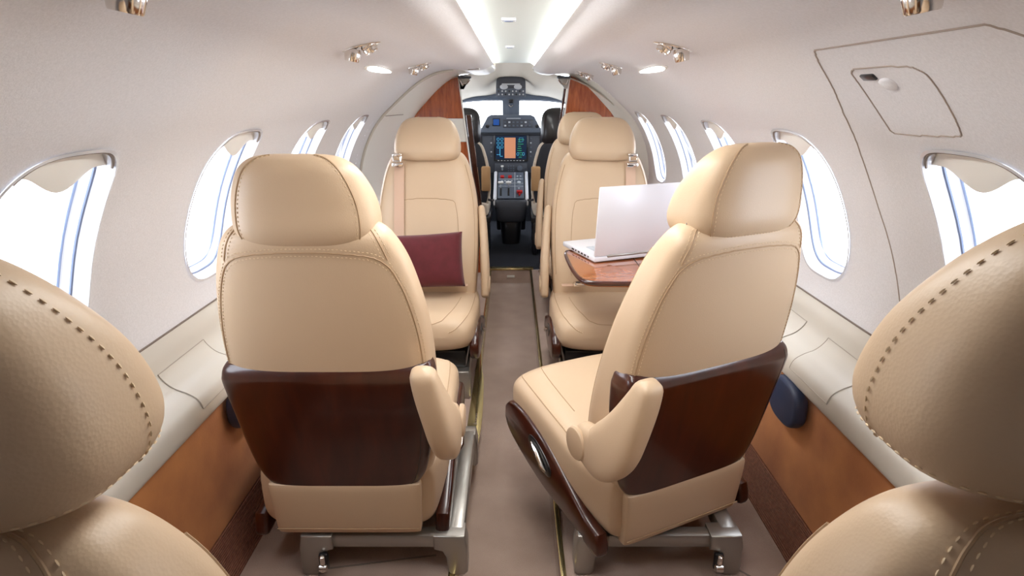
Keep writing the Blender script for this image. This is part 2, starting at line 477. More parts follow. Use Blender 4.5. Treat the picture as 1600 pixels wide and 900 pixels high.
# rear bulkhead of the cabin behind the camera
bk = MB(); ring = [(-p.x, YB, p.y) for p in PR[::10]]+[(p.x, YB, p.y) for p in PR[::10][::-1]]
ring = [(-.72, YB, 0)]+ring+[(.72, YB, 0)]
bk.add(ring, [tuple(range(len(ring)))]); bk.add([(AXL, YB, -.09), (AXR, YB, -.09), (AXR, YB, 0), (AXL, YB, 0)], [(0, 1, 2, 3)])
tag(obj('wall_rear', bk, 'fabric', smooth=False), kind='structure')

# vestibule liner between lining and cockpit bulkhead
def shr(x): 
    u = min(1, x/.45); return x*(1-.135*u*u*(3-2*u))
FULL = [(.658, 0), (.70, .1), (.71, .2), (.716, .39), (.735, .45), (.775, .52)]
YBK = 3.56
def bprof():
    P = [V((a, b)) for a, b in FULL]+[p for p in PR[::6]]
    return P
for side, ys in ((-1, YL), (1, YR)):
    P = bprof(); mb = MB(); m = len(P); K = 12; vs = []
    for k2 in range(K+1):
        t = k2/K; w_ = sin(t*pi/2)**.9 if side < 0 else t
        for p in P: vs.append((side*(p.x+(shr(p.x)-p.x)*w_), ys+(YBK-ys)*t, p.y-.002*t))
    fs = [(j*m+i, j*m+i+1, (j+1)*m+i+1, (j+1)*m+i) for j in range(K) for i in range(m-1)]
    mb.add(vs, fs)
    o = tag(obj('trim_%d' % (3 if side < 0 else 4), mb, 'pale', angle=50), kind='structure')
    if side < 0:
        path = [(side*(p.x-.004), ys, p.y-.004) for p in P if p.x > .3 and p.y > .6]
        obj('edge_bead', tube(path, .007, 8), 'cream', o)
        p = P[-1]
        obj('panel_joint', tube([(-(.648), ys+.02, .985), (-.60, ys+.25, .985)], .0015, 6), 'groove', o)

# cockpit bulkheads
def door_x(z, side):                       # inner (doorway) edge
    K = [(0, .165), (.3, .205), (.6, .255), (.9, .29), (1.205, .325)]
    for (a, xa), (b, xb) in zip(K, K[1:]):
        if z <= b: return xa+(xb-xa)*(z-a)/(b-a)
    return .325
def out_x(z):
    P = bprof(); best = max((p for p in P if p.x > .28), key=lambda p: -abs(p.y-z)); return shr(best.x)+.010
def bulk(side, z0, z1, th=.03, n=26):
    zs = [z0+(z1-z0)*i/n for i in range(n+1)]
    zz = [z for z in zs if out_x(z) > door_x(z, side)+.004]
    pts = [(side*door_x(z, side), z) for z in zz]+[(side*out_x(z), z) for z in zz[::-1]]
    return prism(pts, 'y', YBK-.002, YBK+th, .0)
for side in (-1, 1):
    e = tag(empty('wall_forward_%s' % ('left' if side < 0 else 'right'), (0, 0, 0)), kind='structure')
    obj('upper_wood_panel', bulk(side, .955, 1.203), 'bulkhead_wood', e, smooth=False)
    obj('white_band', bulk(side, .82, .953), 'pale', e, smooth=False)
    obj('lower_wood_panel', bulk(side, .0, .818), 'bulkhead_wood', e, smooth=False)
    obj('edge_strip', tube([(side*door_x(z, side), YBK-.004, z) for z in (0, .3, .6, .9, 1.2)], .005, 8), 'pale', e)
    # folded door leaf standing in the doorway edge
    d = tag(empty('door_%d' % (1 if side < 0 else 2)), kind='structure')
    a = side
    pts = [(a*.20, .35), (a*.245, .62), (a*.275, .955), (a*.300, 1.16 if side > 0 else .965), (a*.278, .62), (a*.235, .35)]
    if side > 0: pts = [(.165, .05), (.235, .62), (.275, .95), (.298, 1.15), (.312, 1.15), (.29, .95), (.252, .62), (.18, .05)]
    else: pts = [(-.165, .05), (-.222, .62), (-.258, .972), (-.288, .972), (-.255, .62), (-.19, .05)]
    obj('door_leaf', prism(pts, 'y', YBK+.045, YBK+.075, .003), 'dark_wood', d, smooth=False)

# bracket latches over the doorway
for side in (-1, 1):
    e = empty('door_latch', (side*.285, YBK-.03, 1.17))
    tag(e, 'angular chrome latch bracket at the top %s corner of the cockpit doorway' % ('left' if side < 0 else 'right'), 'latch', 'doorway latches')
    obj('mount_plate', rbox((0, 0, .012), (.075, .05, .012), .003), 'panel_grey', e)
    obj('bracket_arm', prism([(-.035, .006), (.035, .006), (side*.022, -.05), (side*.008, -.05)], 'y', -.012, .012, .002), 'metal', e)
    obj('hook', tube([(-side*.03, -.014, .0), (-side*.012, -.016, -.022), (side*.014, -.016, -.026), (side*.025, -.014, .0)], .0045, 8), 'chrome', e)

# ------------------------------------------------------------------ fittings on the lining
def frame_on_wall(Y, s, side):
    p = wallP(Y, s, side); n = (wallP(Y, s, side, .01)-p).normalized(); y = V((0, 1, 0)); x = y.cross(n).normalized()
    m = Matrix((x, y, n)).transposed().to_4x4(); m.translation = p; return m
def spotlight(Y, side, where):
    fr = frame_on_wall(Y, s_of_x(.372), side); e = empty('spotlight_fitting'); e.matrix_world = fr
    tag(e, 'chrome air nozzle with spotlight in the lining, '+where, 'air nozzle', 'chrome nozzle fittings in the lining')
    pts = [(-.062, 0), (-.028, .022), (.028, .022), (.062, 0), (.028, -.022), (-.028, -.022)]
    obj('flange', prism(pts, 'z', .0, .004, .0015), 'chrome', e)
    t = Matrix.Rotation(radians(14*side), 4, 'Y')
    obj('air_nozzle', lathe([(.019, .002), (.019, .007), (.0175, .009), (.0175, .011), (.019, .013), (.0165, .020), (.012, .021), (.010, .016)], 26, Matrix.Translation((side*.018, 0, 0)) @ t), 'chrome', e)
    b = Matrix.Translation((-side*.018, 0, .002)) @ Matrix.Rotation(radians(-26*side), 4, 'Y')
    sp = obj('spotlight_barrel', lathe([(.018, 0), (.020, .006), (.018, .018), (.0165, .027), (.0155, .029), (.0135, .029), (.013, .025)], 26, b), 'chrome', e)
    obj('lens', lathe([(.0134, .0252), (.0134, .0275), (.001, .0278)], 24, b), 'black', sp)
for Y, d in ((.63, 'nearest the camera'), (1.48, 'over the middle seats'), (2.38, 'over the far seats')):
    for side in (-1, 1): spotlight(Y, side, ('left' if side < 0 else 'right')+' one '+d)
spotlight(3.2, 1, 'beside the top of the right wood bulkhead')

for side in (-1, 1):
    fr = frame_on_wall(2.02, s_of_x(.445), side); e = empty('reading_light'); e.matrix_world = fr
    tag(e, 'glowing white oblong reading light recessed in the %s side of the ceiling lining' % ('left' if side < 0 else 'right'), 'light', 'oblong reading lights')
    pts = []
    for i in range(40):
        a = 2*pi*i/40; x, y = se(a, 2.2); pts.append((y*.0115*(1-.3*x), x*.17))
    obj('light_bezel', prism([(a*1.12, b*1.2) for a, b in pts], 'z', 0, .0025, .001), 'pale', e)
    obj('light_diffuser', prism(pts, 'z', .002, .005, .001), 'light', e)

for Y, w, d in ((1.53, .036, 'nearer'), (2.34, .034, 'farther')):
    e = tag(empty('ceiling_sensor', (-.02, Y, 1.256)), 'small silver rectangular fitting on the ceiling channel, %s of the two' % d, 'fitting', 'channel fittings')
    obj('sensor_body', rbox((0, 0, 0), (w, .03, .008), .002), 'white_gloss', e)
    obj('sensor_window', rbox((0, -.002, -.004), (w*.6, .018, .003), .001), 'gasket', e)
e = tag(empty('louvre_vent'), 'small slotted louvre in the lining left of the ceiling channel', 'vent')
e.matrix_world = frame_on_wall(2.85, s_of_x(.19), -1)
for q in (-1, 1): obj('vent_slot', rbox((0, q*.02, .001), (.05, .006, .003), .001), 'groove', e)
obj('vent_bar', rbox((0, 0, .001), (.055, .022, .004), .001), 'pale', e)

# emergency hatch outline on the right lining
def on_right(Y, z, off=.0): return wallP(Y, s_of_z(z), 1, off)
HP = [(1.10, .572), (1.135, .66), (1.165, .76), (1.185, .86), (1.17, .95), (1.11, 1.03), (1.05, 1.092), (1.025, 1.118), (1.0, 1.136), (.965, 1.148), (.92, 1.154), (.84, 1.160), (.75, 1.162), (.67, 1.150), (.60, 1.12), (.50, 1.03), (.48, .80), (.50, .572)]
hp = smooth_path([(a, b, 0) for a, b in HP], 220)
h = obj('hatch_outline', tube([on_right(p.x, p.y+.008, .0) for p in hp], .0016, 6), 'soft_groove')
tag(h, 'emergency exit hatch outlined by a groove in the right lining', 'hatch')
HC = [(1.0, 1.025), (.985, 1.06), (.965, 1.105), (.955, 1.116), (.93, 1.119), (.83, 1.118), (.805, 1.112), (.80, 1.10), (.815, 1.06), (.83, 1.035), (.845, 1.026), (.92, 1.022), (.985, 1.02), (1.0, 1.025)]
hc = [on_right(a, b, .0012) for a, b in HC]
obj('cover_seam', tube([on_right(cr([(a, b) for a, b in HC], q/120)[0], cr([(a, b) for a, b in HC], q/120)[1], .0) for q in range(120)], .0014, 6, closed=True), 'soft_groove', h)
fr = frame_on_wall(.925, s_of_z(1.108), 1)
q = rbox((0, 0, .0005), (.012, .034, .006), .002); obj('handle_slot', MB().add(q.v, q.f, fr), 'black', h)
fr = frame_on_wall(.895, s_of_z(1.097), 1)
q = Loft([(-.018, 0, 0, .002, .001, 2), (-.012, 0, .001, .011, .004, 2), (.0, 0, .001, .012, .006, 2), (.012, 0, .001, .009, .004, 2), (.018, 0, 0, .002, .001, 2)], 'y', 16, 14).mesh()
obj('handle_tab', MB().add(q.v, q.f, fr), 'fabric', h)

# navy pads under the ledge
for side, Y in ((-1, 1.30), (1, 1.30)):
    pts = [(Y+.075*se(2*pi*i/40, 2.6)[0], .345+.058*se(2*pi*i/40, 2.6)[1]) for i in range(40)]
    a, b = (.672, .706)
    o = obj('wall_pad', prism(pts, 'x', side*a, side*b, .010, 3), 'navy')
    tag(o, 'navy blue rounded pad on the suede %s wall under the ledge' % ('left' if side < 0 else 'right'), 'pad', 'navy wall pads')

# ------------------------------------------------------------------ cabin seats
def make_seat(arm, belt=False, hz=0, yaw=0, shift=(0, 0), latch_side=-1, lean=.17, depth=1.0, tallness=1.04, hs=1.0, hw=1.0, bw=1.0, su=.80, near=False):
    """faces +y, origin on the floor under the middle of the base; arm = side (+1/-1) of the aisle"""
    root = empty('cabin_seat'); body = []
    def yr(z): return -.262-lean*(z-.25)        # rear surface of the backrest
    def B(name, mb, m, parent=root, **kw):
        o = obj(name, mb, m, parent, **kw)
        if parent is root: body.append(o)
        return o
    # ---- base
    fr = MB()
    for sy in (-1, 1):
        fr.merge(rbox((0, sy*.212, .090), (.30, .034, .036), .007))
    for sx in (-1, 1):
        fr.merge(rbox((sx*.168, 0, .094), (.042, .42, .040), .008))
    obj('base_frame', fr, 'metal', root)
    for sx in (-1, 1):
        for sy in (-1, 1):
            pts = [(sx*.118, .112), (sx*.190, .112), (sx*.196, .08), (sx*.196, .008), (sx*.188, .0), (sx*.158, .0), (sx*.150, .01), (sx*.146, .05), (sx*.138, .068), (sx*.118, .074)]
            obj('leg', prism(pts, 'y', sy*.212-.026, sy*.212+.026, .005), 'metal', root, angle=50)
    ls = latch_side
    lt = obj('track_latch', rbox((ls*.140, -.240, .045), (.022, .014, .045), .005), 'black', root)
    obj('latch_roller', lathe([(.004, -.01), (.010, -.008), (.010, .008), (.004, .01)], 16, Matrix.Translation((ls*.140, -.248, .032)) @ Matrix.Rotation(pi/2, 4, 'Y')), 'chrome', lt)
    obj('latch_roller', lathe([(.003, -.012), (.006, -.01), (.006, .01), (.003, .012)], 16, Matrix.Translation((ls*.140, -.249, .056))), 'chrome', lt)
    # ---- cushion, swept along y
    K = [(-.250, 0, .245, .150, .06, 4), (-.246, 0, .245, .188, .085, 4), (-.225, 0, .245, .203, .098, 4.5), (-.12, 0, .238, .213, .098, 5), (0, 0, .252, .217, .102, 5), (.12, 0, .268, .217, .101, 4.6),
         (.20, 0, .276, .214, .098, 4), (.235, 0, .277, .206, .090, 3.4), (.262, 0, .276, .190, .074, 3), (.274, 0, .275, .165, .052, 2.6), (.279, 0, .275, .10, .025, 2.4)]
    K = [k_ if k_[0] < -.15 else (k_[0], 0, k_[2]+.020, k_[3]*1.015, k_[4]-.020, k_[5]) for k_ in K]
    K = [(-.225+(k_[0]+.225)*(depth if k_[0] > -.2 else 1), k_[1], k_[2]-.03)+k_[3:] for k_ in K]
    cu = Loft(K, 'y', 64, 54); B('seat_cushion', cu.mesh(), 'leather')
    def thx(u, n, sgn=1):                  # angle on the top where x = u*half
        return math.acos(max(-1, min(1, abs(u)**(n/2)*math.copysign(1, u))))
    # side seam of the cushion
    for s_ in (-1, 1):
        th0 = radians(41) if s_ > 0 else radians(139)
        ths = radians(20) if s_ > 0 else radians(160)
        path = [cu.O(th0+(ths-th0)*.12*sin(t*pi), t, .0004) for t in [.10+.82*q/60 for q in range(61)]]
        B('side_piping', tube(path, .0013, 6), 'seam')
        B('stitching', stitches([p+V((-s_*.004, 0, .001)) for p in path]), 'thread')
    B('seat_pan', rbox((0, -.22+.22*depth, .150), (.36, .42*depth, .07), .01), 'black')
    U = [(-.62, .40), (-.62, .72), (-.56, .80), (-.42, .835), (0, .84), (.42, .835), (.56, .80), (.62, .72), (.62, .40)]
    path = [cu.O(thx(cr(U, q/70)[0], 4.2), cr(U, q/70)[1], .0003) for q in range(71)]
    B('panel_seam', tube(path, .0013, 6), 'seam')
    # ---- wooden side rails with the recline recess on the aisle side
    for s_ in (-1, 1):
        top = [(-.238, .175), (-.19, .182), (-.12, .212), (0, .262), (.10, .285), (.17, .288), (.225, .276), (.252, .250)]
        bot = [(.254, .215), (.22, .180), (.12, .150), (0, .130), (-.12, .128), (-.20, .118), (-.245, .120), (-.247, .15)]
        pts = [tuple(p)[:2] for p in smooth_path([(a, b, 0) for a, b in top], 30)]+[tuple(p)[:2] for p in smooth_path([(a, b, 0) for a, b in bot], 30)]
        pts = [(-.245+(a_+.245)*depth, b_-.022) for a_, b_ in pts]
        rail = B('side_rail', prism(pts, 'x', s_*.196, s_*.229, .009), 'wood', angle=50)
        if s_ == arm:
            an = .33
            rc = [(cos(an)*x*.066-sin(an)*y*.026+.03, sin(an)*x*.066+cos(an)*y*.026+.196) for x, y in [se(2*pi*i/40, 2.3) for i in range(40)]]
            pl = obj('recline_recess', prism(rc, 'x', s_*.227, s_*.2315, .001), 'black', rail)
            obj('recline_lever', tube([(s_*.234, .068, .214), (s_*.239, .03, .204), (s_*.239, .0, .182), (s_*.234, -.012, .174)], [.004, .006, .007, .004], 10), 'chrome', pl)
    # ---- rear skirt panel
    B('rear_panel', Loft([(.120, 0, -.244, .160, .012, 8), (.125, 0, -.246, .166, .017, 8), (.19, 0, -.250, .169, .020, 8), (.25, 0, -.253, .171, .020, 8), (.258, 0, -.252, .165, .012, 8)], 'z', 48, 16).mesh(), 'leather')
    B('lower_welt', tube([(-.164, -.266, .134), (0, -.267, .134), (.164, -.266, .134)], .0014, 6), 'seam')
    # ---- backrest
    def sec(z, hw, th, n): return (z, 0, yr(z)+th/2, hw, th/2, n)
    K = [sec(.20, .188, .13, 4.5), sec(.26, .196, .155, 4.5), sec(.36, .204, .17, 4.5), sec(.46, .209, .165, 4.4), sec(.56, .209, .15, 4.2), sec(.64, .203, .135, 4), sec(.71, .190, .122, 3.8),
         sec(.76, .176, .113, 3.6), sec(.80, .158, .100, 3.3)]
    K += [(.822, 0, yr(.8)+.048, .138, .038, 3), (.832, 0, yr(.8)+.046, .11, .024, 2.8), (.834, 0, yr(.8)+.045, .05, .01, 2.6)]
    body_back = len(body)
    K = [k_[:3]+(k_[3]*bw,)+k_[4:] for k_ in K]
    bk_ = Loft(K, 'z', 72, 60); B('backrest', bk_.mesh(), 'leather')
    tz = lambda z: min([q/300 for q in range(301)], key=lambda t: abs(cr(K, t)[0]-z))
    # rear seams: across the shoulders then down both rear corners
    thl = lambda u: -math.acos(max(-1, min(1, math.copysign(abs(u)**2.0, u))))
    dz = .018 if near else 0
    arc = [(-.93, .50), (-.93, .58), (-.915, .66), (-.89, .72), (-.82, .762+dz), (-.6, .778+dz), (0, .783+dz), (.6, .778+dz), (.82, .762+dz), (.89, .72), (.915, .66), (.93, .58), (.93, .50)]
    pth = []
    for q in range(121):
        u, z = cr(arc, q/120); pth.append(bk_.O(thl(u), tz(z), .0004))
    B('back_piping', tube(pth, .0016, 6), 'seam')
    for d in (-.007, .007):
        p2 = []
        for q in range(121):
            u, z = cr(arc, q/120); k_ = d/.2
            p2.append(bk_.O(thl(u*(1+k_*.8 if abs(u) > .7 else 1)), tz(z+(d if abs(u) < .86 else 0)), .0006))
        B('stitching', stitches(p2), 'thread')
    for s_ in (-1, 1):                     # short shoulder seams
        ta = tz(.765+dz)
        p2 = [bk_.O(thl(s_*(.87+.05*q/20)), ta+(.975-ta)*q/20, .0004) for q in range(21)]
        B('shoulder_seam', tube(p2, .0014, 6), 'seam')
        for d in (-.035, .035):
            B('stitching', stitches([bk_.O(thl(s_*(.87+d+.05*q/20)), ta+(.965-ta)*(q+1)/21, .0006) for q in range(21)]), 'thread')
    # front panel seam
    A = [(-.60, .36), (-.60, .55), (-.58, .62), (-.50, .648), (0, .655), (.50, .648), (.58, .62), (.60, .55), (.60, .36)]
    p2 = [bk_.O(-thl(cr(A, q/80)[0]), tz(cr(A, q/80)[1]), .0003) for q in range(81)]
    B('front_seam', tube(p2, .0013, 6), 'seam')
    for s_ in (-1, 1):
        p2 = [bk_.O(-thl(s_*.93), tz(.36+.42*q/40), .0003) for q in range(41)]
        B('front_piping', tube(p2, .0014, 6), 'seam')
    # ---- wooden rear shell
    def sh(z, hw, th, n=6): return (z, 0, yr(z)-.010+th/2, hw, th/2, n)
    K2 = [(.238, 0, yr(.26)+.03, .17, .03, 6), sh(.240, .158, .080), sh(.252, .172, .092), sh(.28, .186, .094), sh(.34, .198, .094), sh(.44, .209, .094), sh(.505, .216, .094), (.522, 0, yr(.522)+.038, .215, .045, 6), (.535, 0, yr(.535)+.041, .212, .041, 6), (.545, 0, yr(.545)+.046, .206, .035, 6)]
    shl = Loft(K2, 'z', 64, 48); B('back_shell', shl.mesh(), 'wood', angle=50)
    p2 = [shl.O(-math.acos(.90**3), .14+.74*q/20, .0002) for q in range(21)]
    B('shell_joint', tube(p2, .0007, 5), 'black')
    # ---- headrest
    zc = .862+hz; y0 = yr(zc+.02)
    H = [(zc-.078, 0, y0+.088, .070, .030, 3), (zc-.076, 0, y0+.083, .108, .052, 3), (zc-.066, 0, y0+.079, .128, .066, 3.3), (zc-.040, 0, y0+.075, .1365, .073, 3.4), (zc, 0, y0+.067, .1335, .066, 3.3),
         (zc+.035, 0, y0+.055, .122, .056, 3.1), (zc+.062, 0, y0+.044, .106, .044, 2.9), (zc+.078, 0, y0+.038, .084, .030, 2.7), (zc+.084, 0, y0+.036, .056, .016, 2.6), (zc+.085, 0, y0+.036, .02, .005, 2.4)]
    H = [(zc-.078+(k_[0]-zc+.078)*hs, k_[1], k_[2], k_[3]*hw)+k_[4:] for k_ in H]
    hd = Loft(H, 'z', 72, 56); hr = B('headrest', hd.mesh(), 'leather')
    th2 = lambda u: -math.acos(max(-1, min(1, math.copysign(abs(u)**1.6, u))))
    for s_ in (-1, 1):
        p2 = [hd.O((th2(s_*(su+.03*sin(q/40*pi))) if not near else (.05 if s_ > 0 else pi-.05)), .10+.80*q/40, .0004) for q in range(41)]
        if not near: obj('headrest_piping', tube(p2, .0015, 6), 'seam', hr)
        obj('stitching', stitches([hd.O((th2(s_*(su-.04+.03*sin(q/40*pi))) if not near else (.06 if s_ > 0 else pi-.06)), .10+.80*q/40, .0007 if near else .0006) for q in range(41)]), 'thread', hr)
    p2 = [hd.O(-pi-.6+(pi+1.2)*q/90, .235 if near else .20, .0007 if near else .0005) for q in range(91)]
    obj('stitching', stitches(p2), 'thread', hr)
    obj('headrest_post', rbox((0, y0+.07, zc-.085), (.10, .05, .03), .006), 'dark_wood', hr)
    if not near: obj('post_slot', tube([(-.125, y0+.06, .829), (-.09, y0+.045, .834), (.09, y0+.045, .834), (.125, y0+.06, .829)], .003, 6), 'chrome', hr)
    # ---- stowed armrest on the aisle side
    a = arm
    slab = [(a*.236, -.150, .255, .040, .016), (a*.237, -.165, .30, .050, .018), (a*.236, -.185, .37, .054, .019), (a*.232, -.212, .46, .048, .018), (a*.226, -.238, .55, .038, .017), (a*.220, -.255, .62, .026, .014)]
    ar = B('armrest', ellsweep(slab if belt else [(a*.236, -.170, .362, .038, .020), (a*.238, -.215, .362, .046, .024), (a*.238, -.260, .370, .055, .028), (a*.232, -.292, .405, .056, .030), (a*.222, -.316, .455, .044, .030), (a*.209, -.336, .515, .030, .028), (a*.201, -.347, .560, .019, .024)]), 'leather')
    dk = lathe([(.036, 0), (.0365, .006), (.034, .010), (.030, .0115), (.002, .012)], 30, Matrix.Translation((a*(.247 if belt else .257), -.165 if belt else -.195, .31 if belt else .362)) @ Matrix.Rotation(a*pi/2, 4, 'Y'))
    obj('armrest_pivot', dk, 'leather', ar)
    # ---- shoulder belt on the window side
    if belt:
        s_ = -a; x = s_*.112
        g = B('belt_guide', rbox((x, -.215, .822), (.040, .030, .012), .004), 'chrome')
        obj('guide_loop', tube([(x-.016, -.20, .818), (x-.014, -.196, .80), (x+.014, -.196, .80), (x+.016, -.20, .818)], .004, 8), 'chrome', g)
        obj('guide_bar', rbox((x, -.205, .785), (.046, .020, .016), .004), 'chrome', g)
        vs = []; fs = []; n = 30
        for i in range(n+1):
            z = .79-(.79-.37)*i/n; th = math.acos(min(1, abs(x/.2)**2)); 
            t = tz(z); yy = cr(K, t)[2]+cr(K, t)[4]+.004
            for dx, dy in ((-.020, 0), (.020, 0), (.020, .003), (-.020, .003)): vs.append((x+dx, yy+dy, z))
        for i in range(n):
            for j in range(4): fs.append((i*4+j, i*4+(j+1) % 4, i*4+4+(j+1) % 4, i*4+4+j))
        fs += [(0, 1, 2, 3), (n*4, n*4+1, n*4+2, n*4+3)]
        B('belt_strap', MB().add(vs, fs), 'strap')
        bl = B('belt_buckle', rbox((a*.10, -.075, .352), (.050, .030, .016), .006), 'chrome')
        obj('buckle_button', rbox((a*.10, -.075, .359), (.030, .018, .006), .002), 'black', bl)
        B('lap_belt', rbox((a*.135, -.085, .344), (.07, .028, .004), .001), 'strap')
    R_ = Matrix.Translation((shift[0], shift[1], 0)) @ Matrix.Rotation(radians(yaw), 4, 'Z')
    up = ('backrest', 'back_piping', 'shoulder_seam', 'front_seam', 'front_piping', 'back_shell', 'headrest', 'armrest', 'belt_guide', 'belt_strap')
    for i, o in enumerate(body):
        n_ = o.name.split('.')[0]
        tall = n_ in up or n_ == 'shell_joint' or (n_ == 'stitching' and i > body_back)
        o.matrix_local = R_ @ (Matrix.Scale(tallness, 4, V((0, 0, 1))) if tall else Matrix.Identity(4))
    return root

def copy_tree(o, parent=None):
    c = o.copy(); COL.objects.link(c); c.parent = parent
    for ch_ in list(o.children): copy_tree(ch_, c)
    return c

GRP = 'tan leather cabin seats'
def place(o, x, y, rz, label):
    o.location = (x, y, 0); o.rotation_euler = (0, 0, radians(rz)); tag(o, label, 'seat', GRP); return o

A1 = make_seat(1, hw=.95, shift=(-.075, .03)); place(A1, -.313, 1.32, 0, 'middle left tan leather seat seen square from behind, dark wood back shell')
A2 = make_seat(-1, yaw=25, hz=.016, hw=.92, shift=(-.052, .03), latch_side=1); place(A2, .332, 1.32, 0, 'tan leather seat in the middle right, swivelled towards the aisle')
D1 = make_seat(1, lean=.05, depth=.74, hz=.05, hs=1.02, hw=1.06, bw=.94, su=.955, near=True, tallness=1.02); place(D1, -.382, .52, 0, 'nearest left tan leather seat, only headrest and shoulder in view')
D2 = make_seat(-1, lean=.05, depth=.74, hz=.062, hs=1.04, hw=1.06, bw=.94, su=.955, near=True, tallness=1.02); place(D2, .356, .53, 0, 'nearest right tan leather seat, only headrest and shoulder in view')
B1 = make_seat(-1, belt=True, hz=.012); place(B1, -.362, 2.16, 180, 'tan leather seat facing the camera on the left, maroon pillow on it')
B2 = make_seat(1, belt=True, hz=.012); place(B2, .362, 2.16, 180, 'tan leather seat facing the camera on the right behind the open laptop')
C1 = copy_tree(B2); place(C1, .375, 2.98, 180, 'farthest tan leather seat, half hidden behind another right-hand seat')

# ------------------------------------------------------------------ pillow
def pillow(w, h, t):
    mb = MB(); n = 28; vs = []; fs = []
    for sgn in (1, -1):
        for j in range(n+1):
            for i in range(n+1):
                u, v = -1+2*i/n, -1+2*j/n
                d = max(0, (1-u**4)*(1-v**4))**.5
                pin = 1-.05*(1-u*u)*0-.045*(1-abs(u)**2) if False else 1
                x = u*w/2*(1-.035*(1-v*v)); z = v*h/2*(1-.05*(1-u*u))
                y = sgn*t/2*d*(1+.05*sin(5*u+3*v))
                vs.append((x, y, z))
    m = n+1; o = m*m
    for j in range(n):
        for i in range(n):
            a = j*m+i; fs.append((a, a+1, a+m+1, a+m)); fs.append((o+a, o+a+m, o+a+m+1, o+a+1))
    return mb.add(vs, fs)
p = obj('pillow', pillow(.355, .215, .10), 'maroon', weld=True, angle=80)
p.location = (-.378, 2.165, .468); p.rotation_euler = (radians(-14), radians(-2), radians(4))
tag(p, 'maroon rectangular pillow leaning on the left seat that faces the camera', 'pillow')

# ------------------------------------------------------------------ folding table and laptop
tb = tag(empty('folding_table', (.45, 1.86, .545)), 'glossy red-brown wooden folding table under the laptop', 'table')
def loc(P, o): return [(a-o[0], b-o[1]) for a, b in P]
edge = [(.74, 1.665), (.5, 1.665), (.30, 1.665), (.235, 1.672), (.205, 1.70), (.190, 1.78), (.183, 1.90), (.182, 2.00), (.190, 2.03), (.22, 2.045), (.5, 2.045), (.74, 2.045)]
sm = [tuple(q)[:2] for q in smooth_path([(a, b, 0) for a, b in edge], 70)]
L = loc(sm, (.45, 1.86))
obj('table_top', prism(L, 'z', -.018, .0, .006, 3), 'table_wood', tb)
obj('table_rim', tube([(a, b, -.006) for a, b in L], .007, 10), 'wood', tb)
obj('leaf_joint', rbox((-.04, 0, .0005), (.003, .37, .001), 0), 'black', tb)
obj('support_arm', rbox((.10, .03, -.035), (.34, .05, .03), .006), 'wood', tb)

lp = tag(empty('laptop', (.265, 1.865, .5455), radians(21)), 'open silver laptop on the wooden table, its lid turned to the camera', 'laptop')
W, Dp = .357, .245
lb = obj('laptop_base', rbox((W/2, Dp/2, .012), (W, Dp, .018), .004), 'silver', lp)
kb = obj('keyboard', rbox((W/2, .085, .0215), (.28, .10, .001), 0), 'key', lb)
keys = MB()
for r_ in range(5):
    for c_ in range(14): keys.merge(rbox((W/2-.13+c_*.02, .045+r_*.0195, .0228), (.017, .016, .002), .0006, 1))
tag(obj('key', keys, 'mark', kb), kind='stuff')
obj('trackpad', rbox((W/2, .19, .0215), (.08, .05, .0008), 0), 'key', lb)
for q, w in enumerate((.007, .012, .012, .012, .007, .016)):
    obj('port', rbox((-.0002, .045+q*.023, .012), (.002, w, .006), .0005, 1), 'black', lb)
R_ = Matrix.Translation((0, .004, .022)) @ Matrix.Rotation(radians(4), 4, 'X')
q = rbox((W/2, 0, .118), (W, .008, .236), .0035); ld = obj('laptop_lid', MB().add(q.v, q.f, R_), 'silver', lp)
q = rbox((W/2, .0045, .120), (W-.03, .001, .205), 0); obj('screen', MB().add(q.v, q.f, R_), 'black', ld)
obj('hinge', lathe([(.005, -.13), (.006, -.128), (.006, .128), (.005, .13)], 14, Matrix.Translation((W/2, .004, .020)) @ Matrix.Rotation(pi/2, 4, 'Y')), 'metal', lp)

# ------------------------------------------------------------------ cockpit
tag(obj('wall_cockpit_front', rbox((-.02, 5.2, .35), (1.3, .03, .80), .0), 'black_soft'), kind='structure')
fl2 = obj('cockpit_floor', rbox((-.02, 4.5, -.03), (1.24, 1.72, .055), .0), 'cockpit_carpet', floor)
# cockpit liner: dark side walls, beige headliner falling to the windscreen
CX = [(.60, -.01), (.62, .3), (.64, .6), (.63, .78)]
for side in (-1, 1):
    w = strip(CX, side, YBK+.03, 5.3); tag(obj('wall_cockpit_%s' % ('left' if side < 0 else 'right'), w, 'black_soft'), kind='structure')
def vault(y):
    t = (y-3.48)/(4.95-3.48); t = min(max(t, 0), 1)
    zc_ = 1.275-.17*t*t; zs = 1.20-.12*t; hw = .60
    return zc_, zs, hw
mb = MB(); n1, n2 = 16, 30; vs = []
for j in range(n1+1):
    y = 3.50+(4.95-3.50)*j/n1; zc_, zs, hw = vault(y)
    for i in range(n2+1):
        u = -1+2*i/n2; au = abs(u)
        z = zs-.17*max(0, (au-.35)/.65)**2+(zc_-zs)*(1/(1+math.exp((au-.24)*26)))
        vs.append((u*hw-.02, y, z))
m = n2+1
mb.add(vs, [(j*m+i, j*m+i+1, (j+1)*m+i+1, (j+1)*m+i) for j in range(n1) for i in range(n2)])
tag(obj('ceiling_cockpit', mb, 'headliner'), kind='structure')
cl = MB()
for side in (-1, 1):
    P = [p for p in bprof() if p.y > 1.15]; m = len(P)
    cl.add([(side*shr(p.x), y, p.y-.002+dz_) for y, dz_ in ((YBK, 0), (YBK+.02, .06)) for p in P], [(i, i+1, m+i+1, m+i) for i in range(m-1)])
obj('ceiling_closing_strip', cl, 'headliner', ceil)
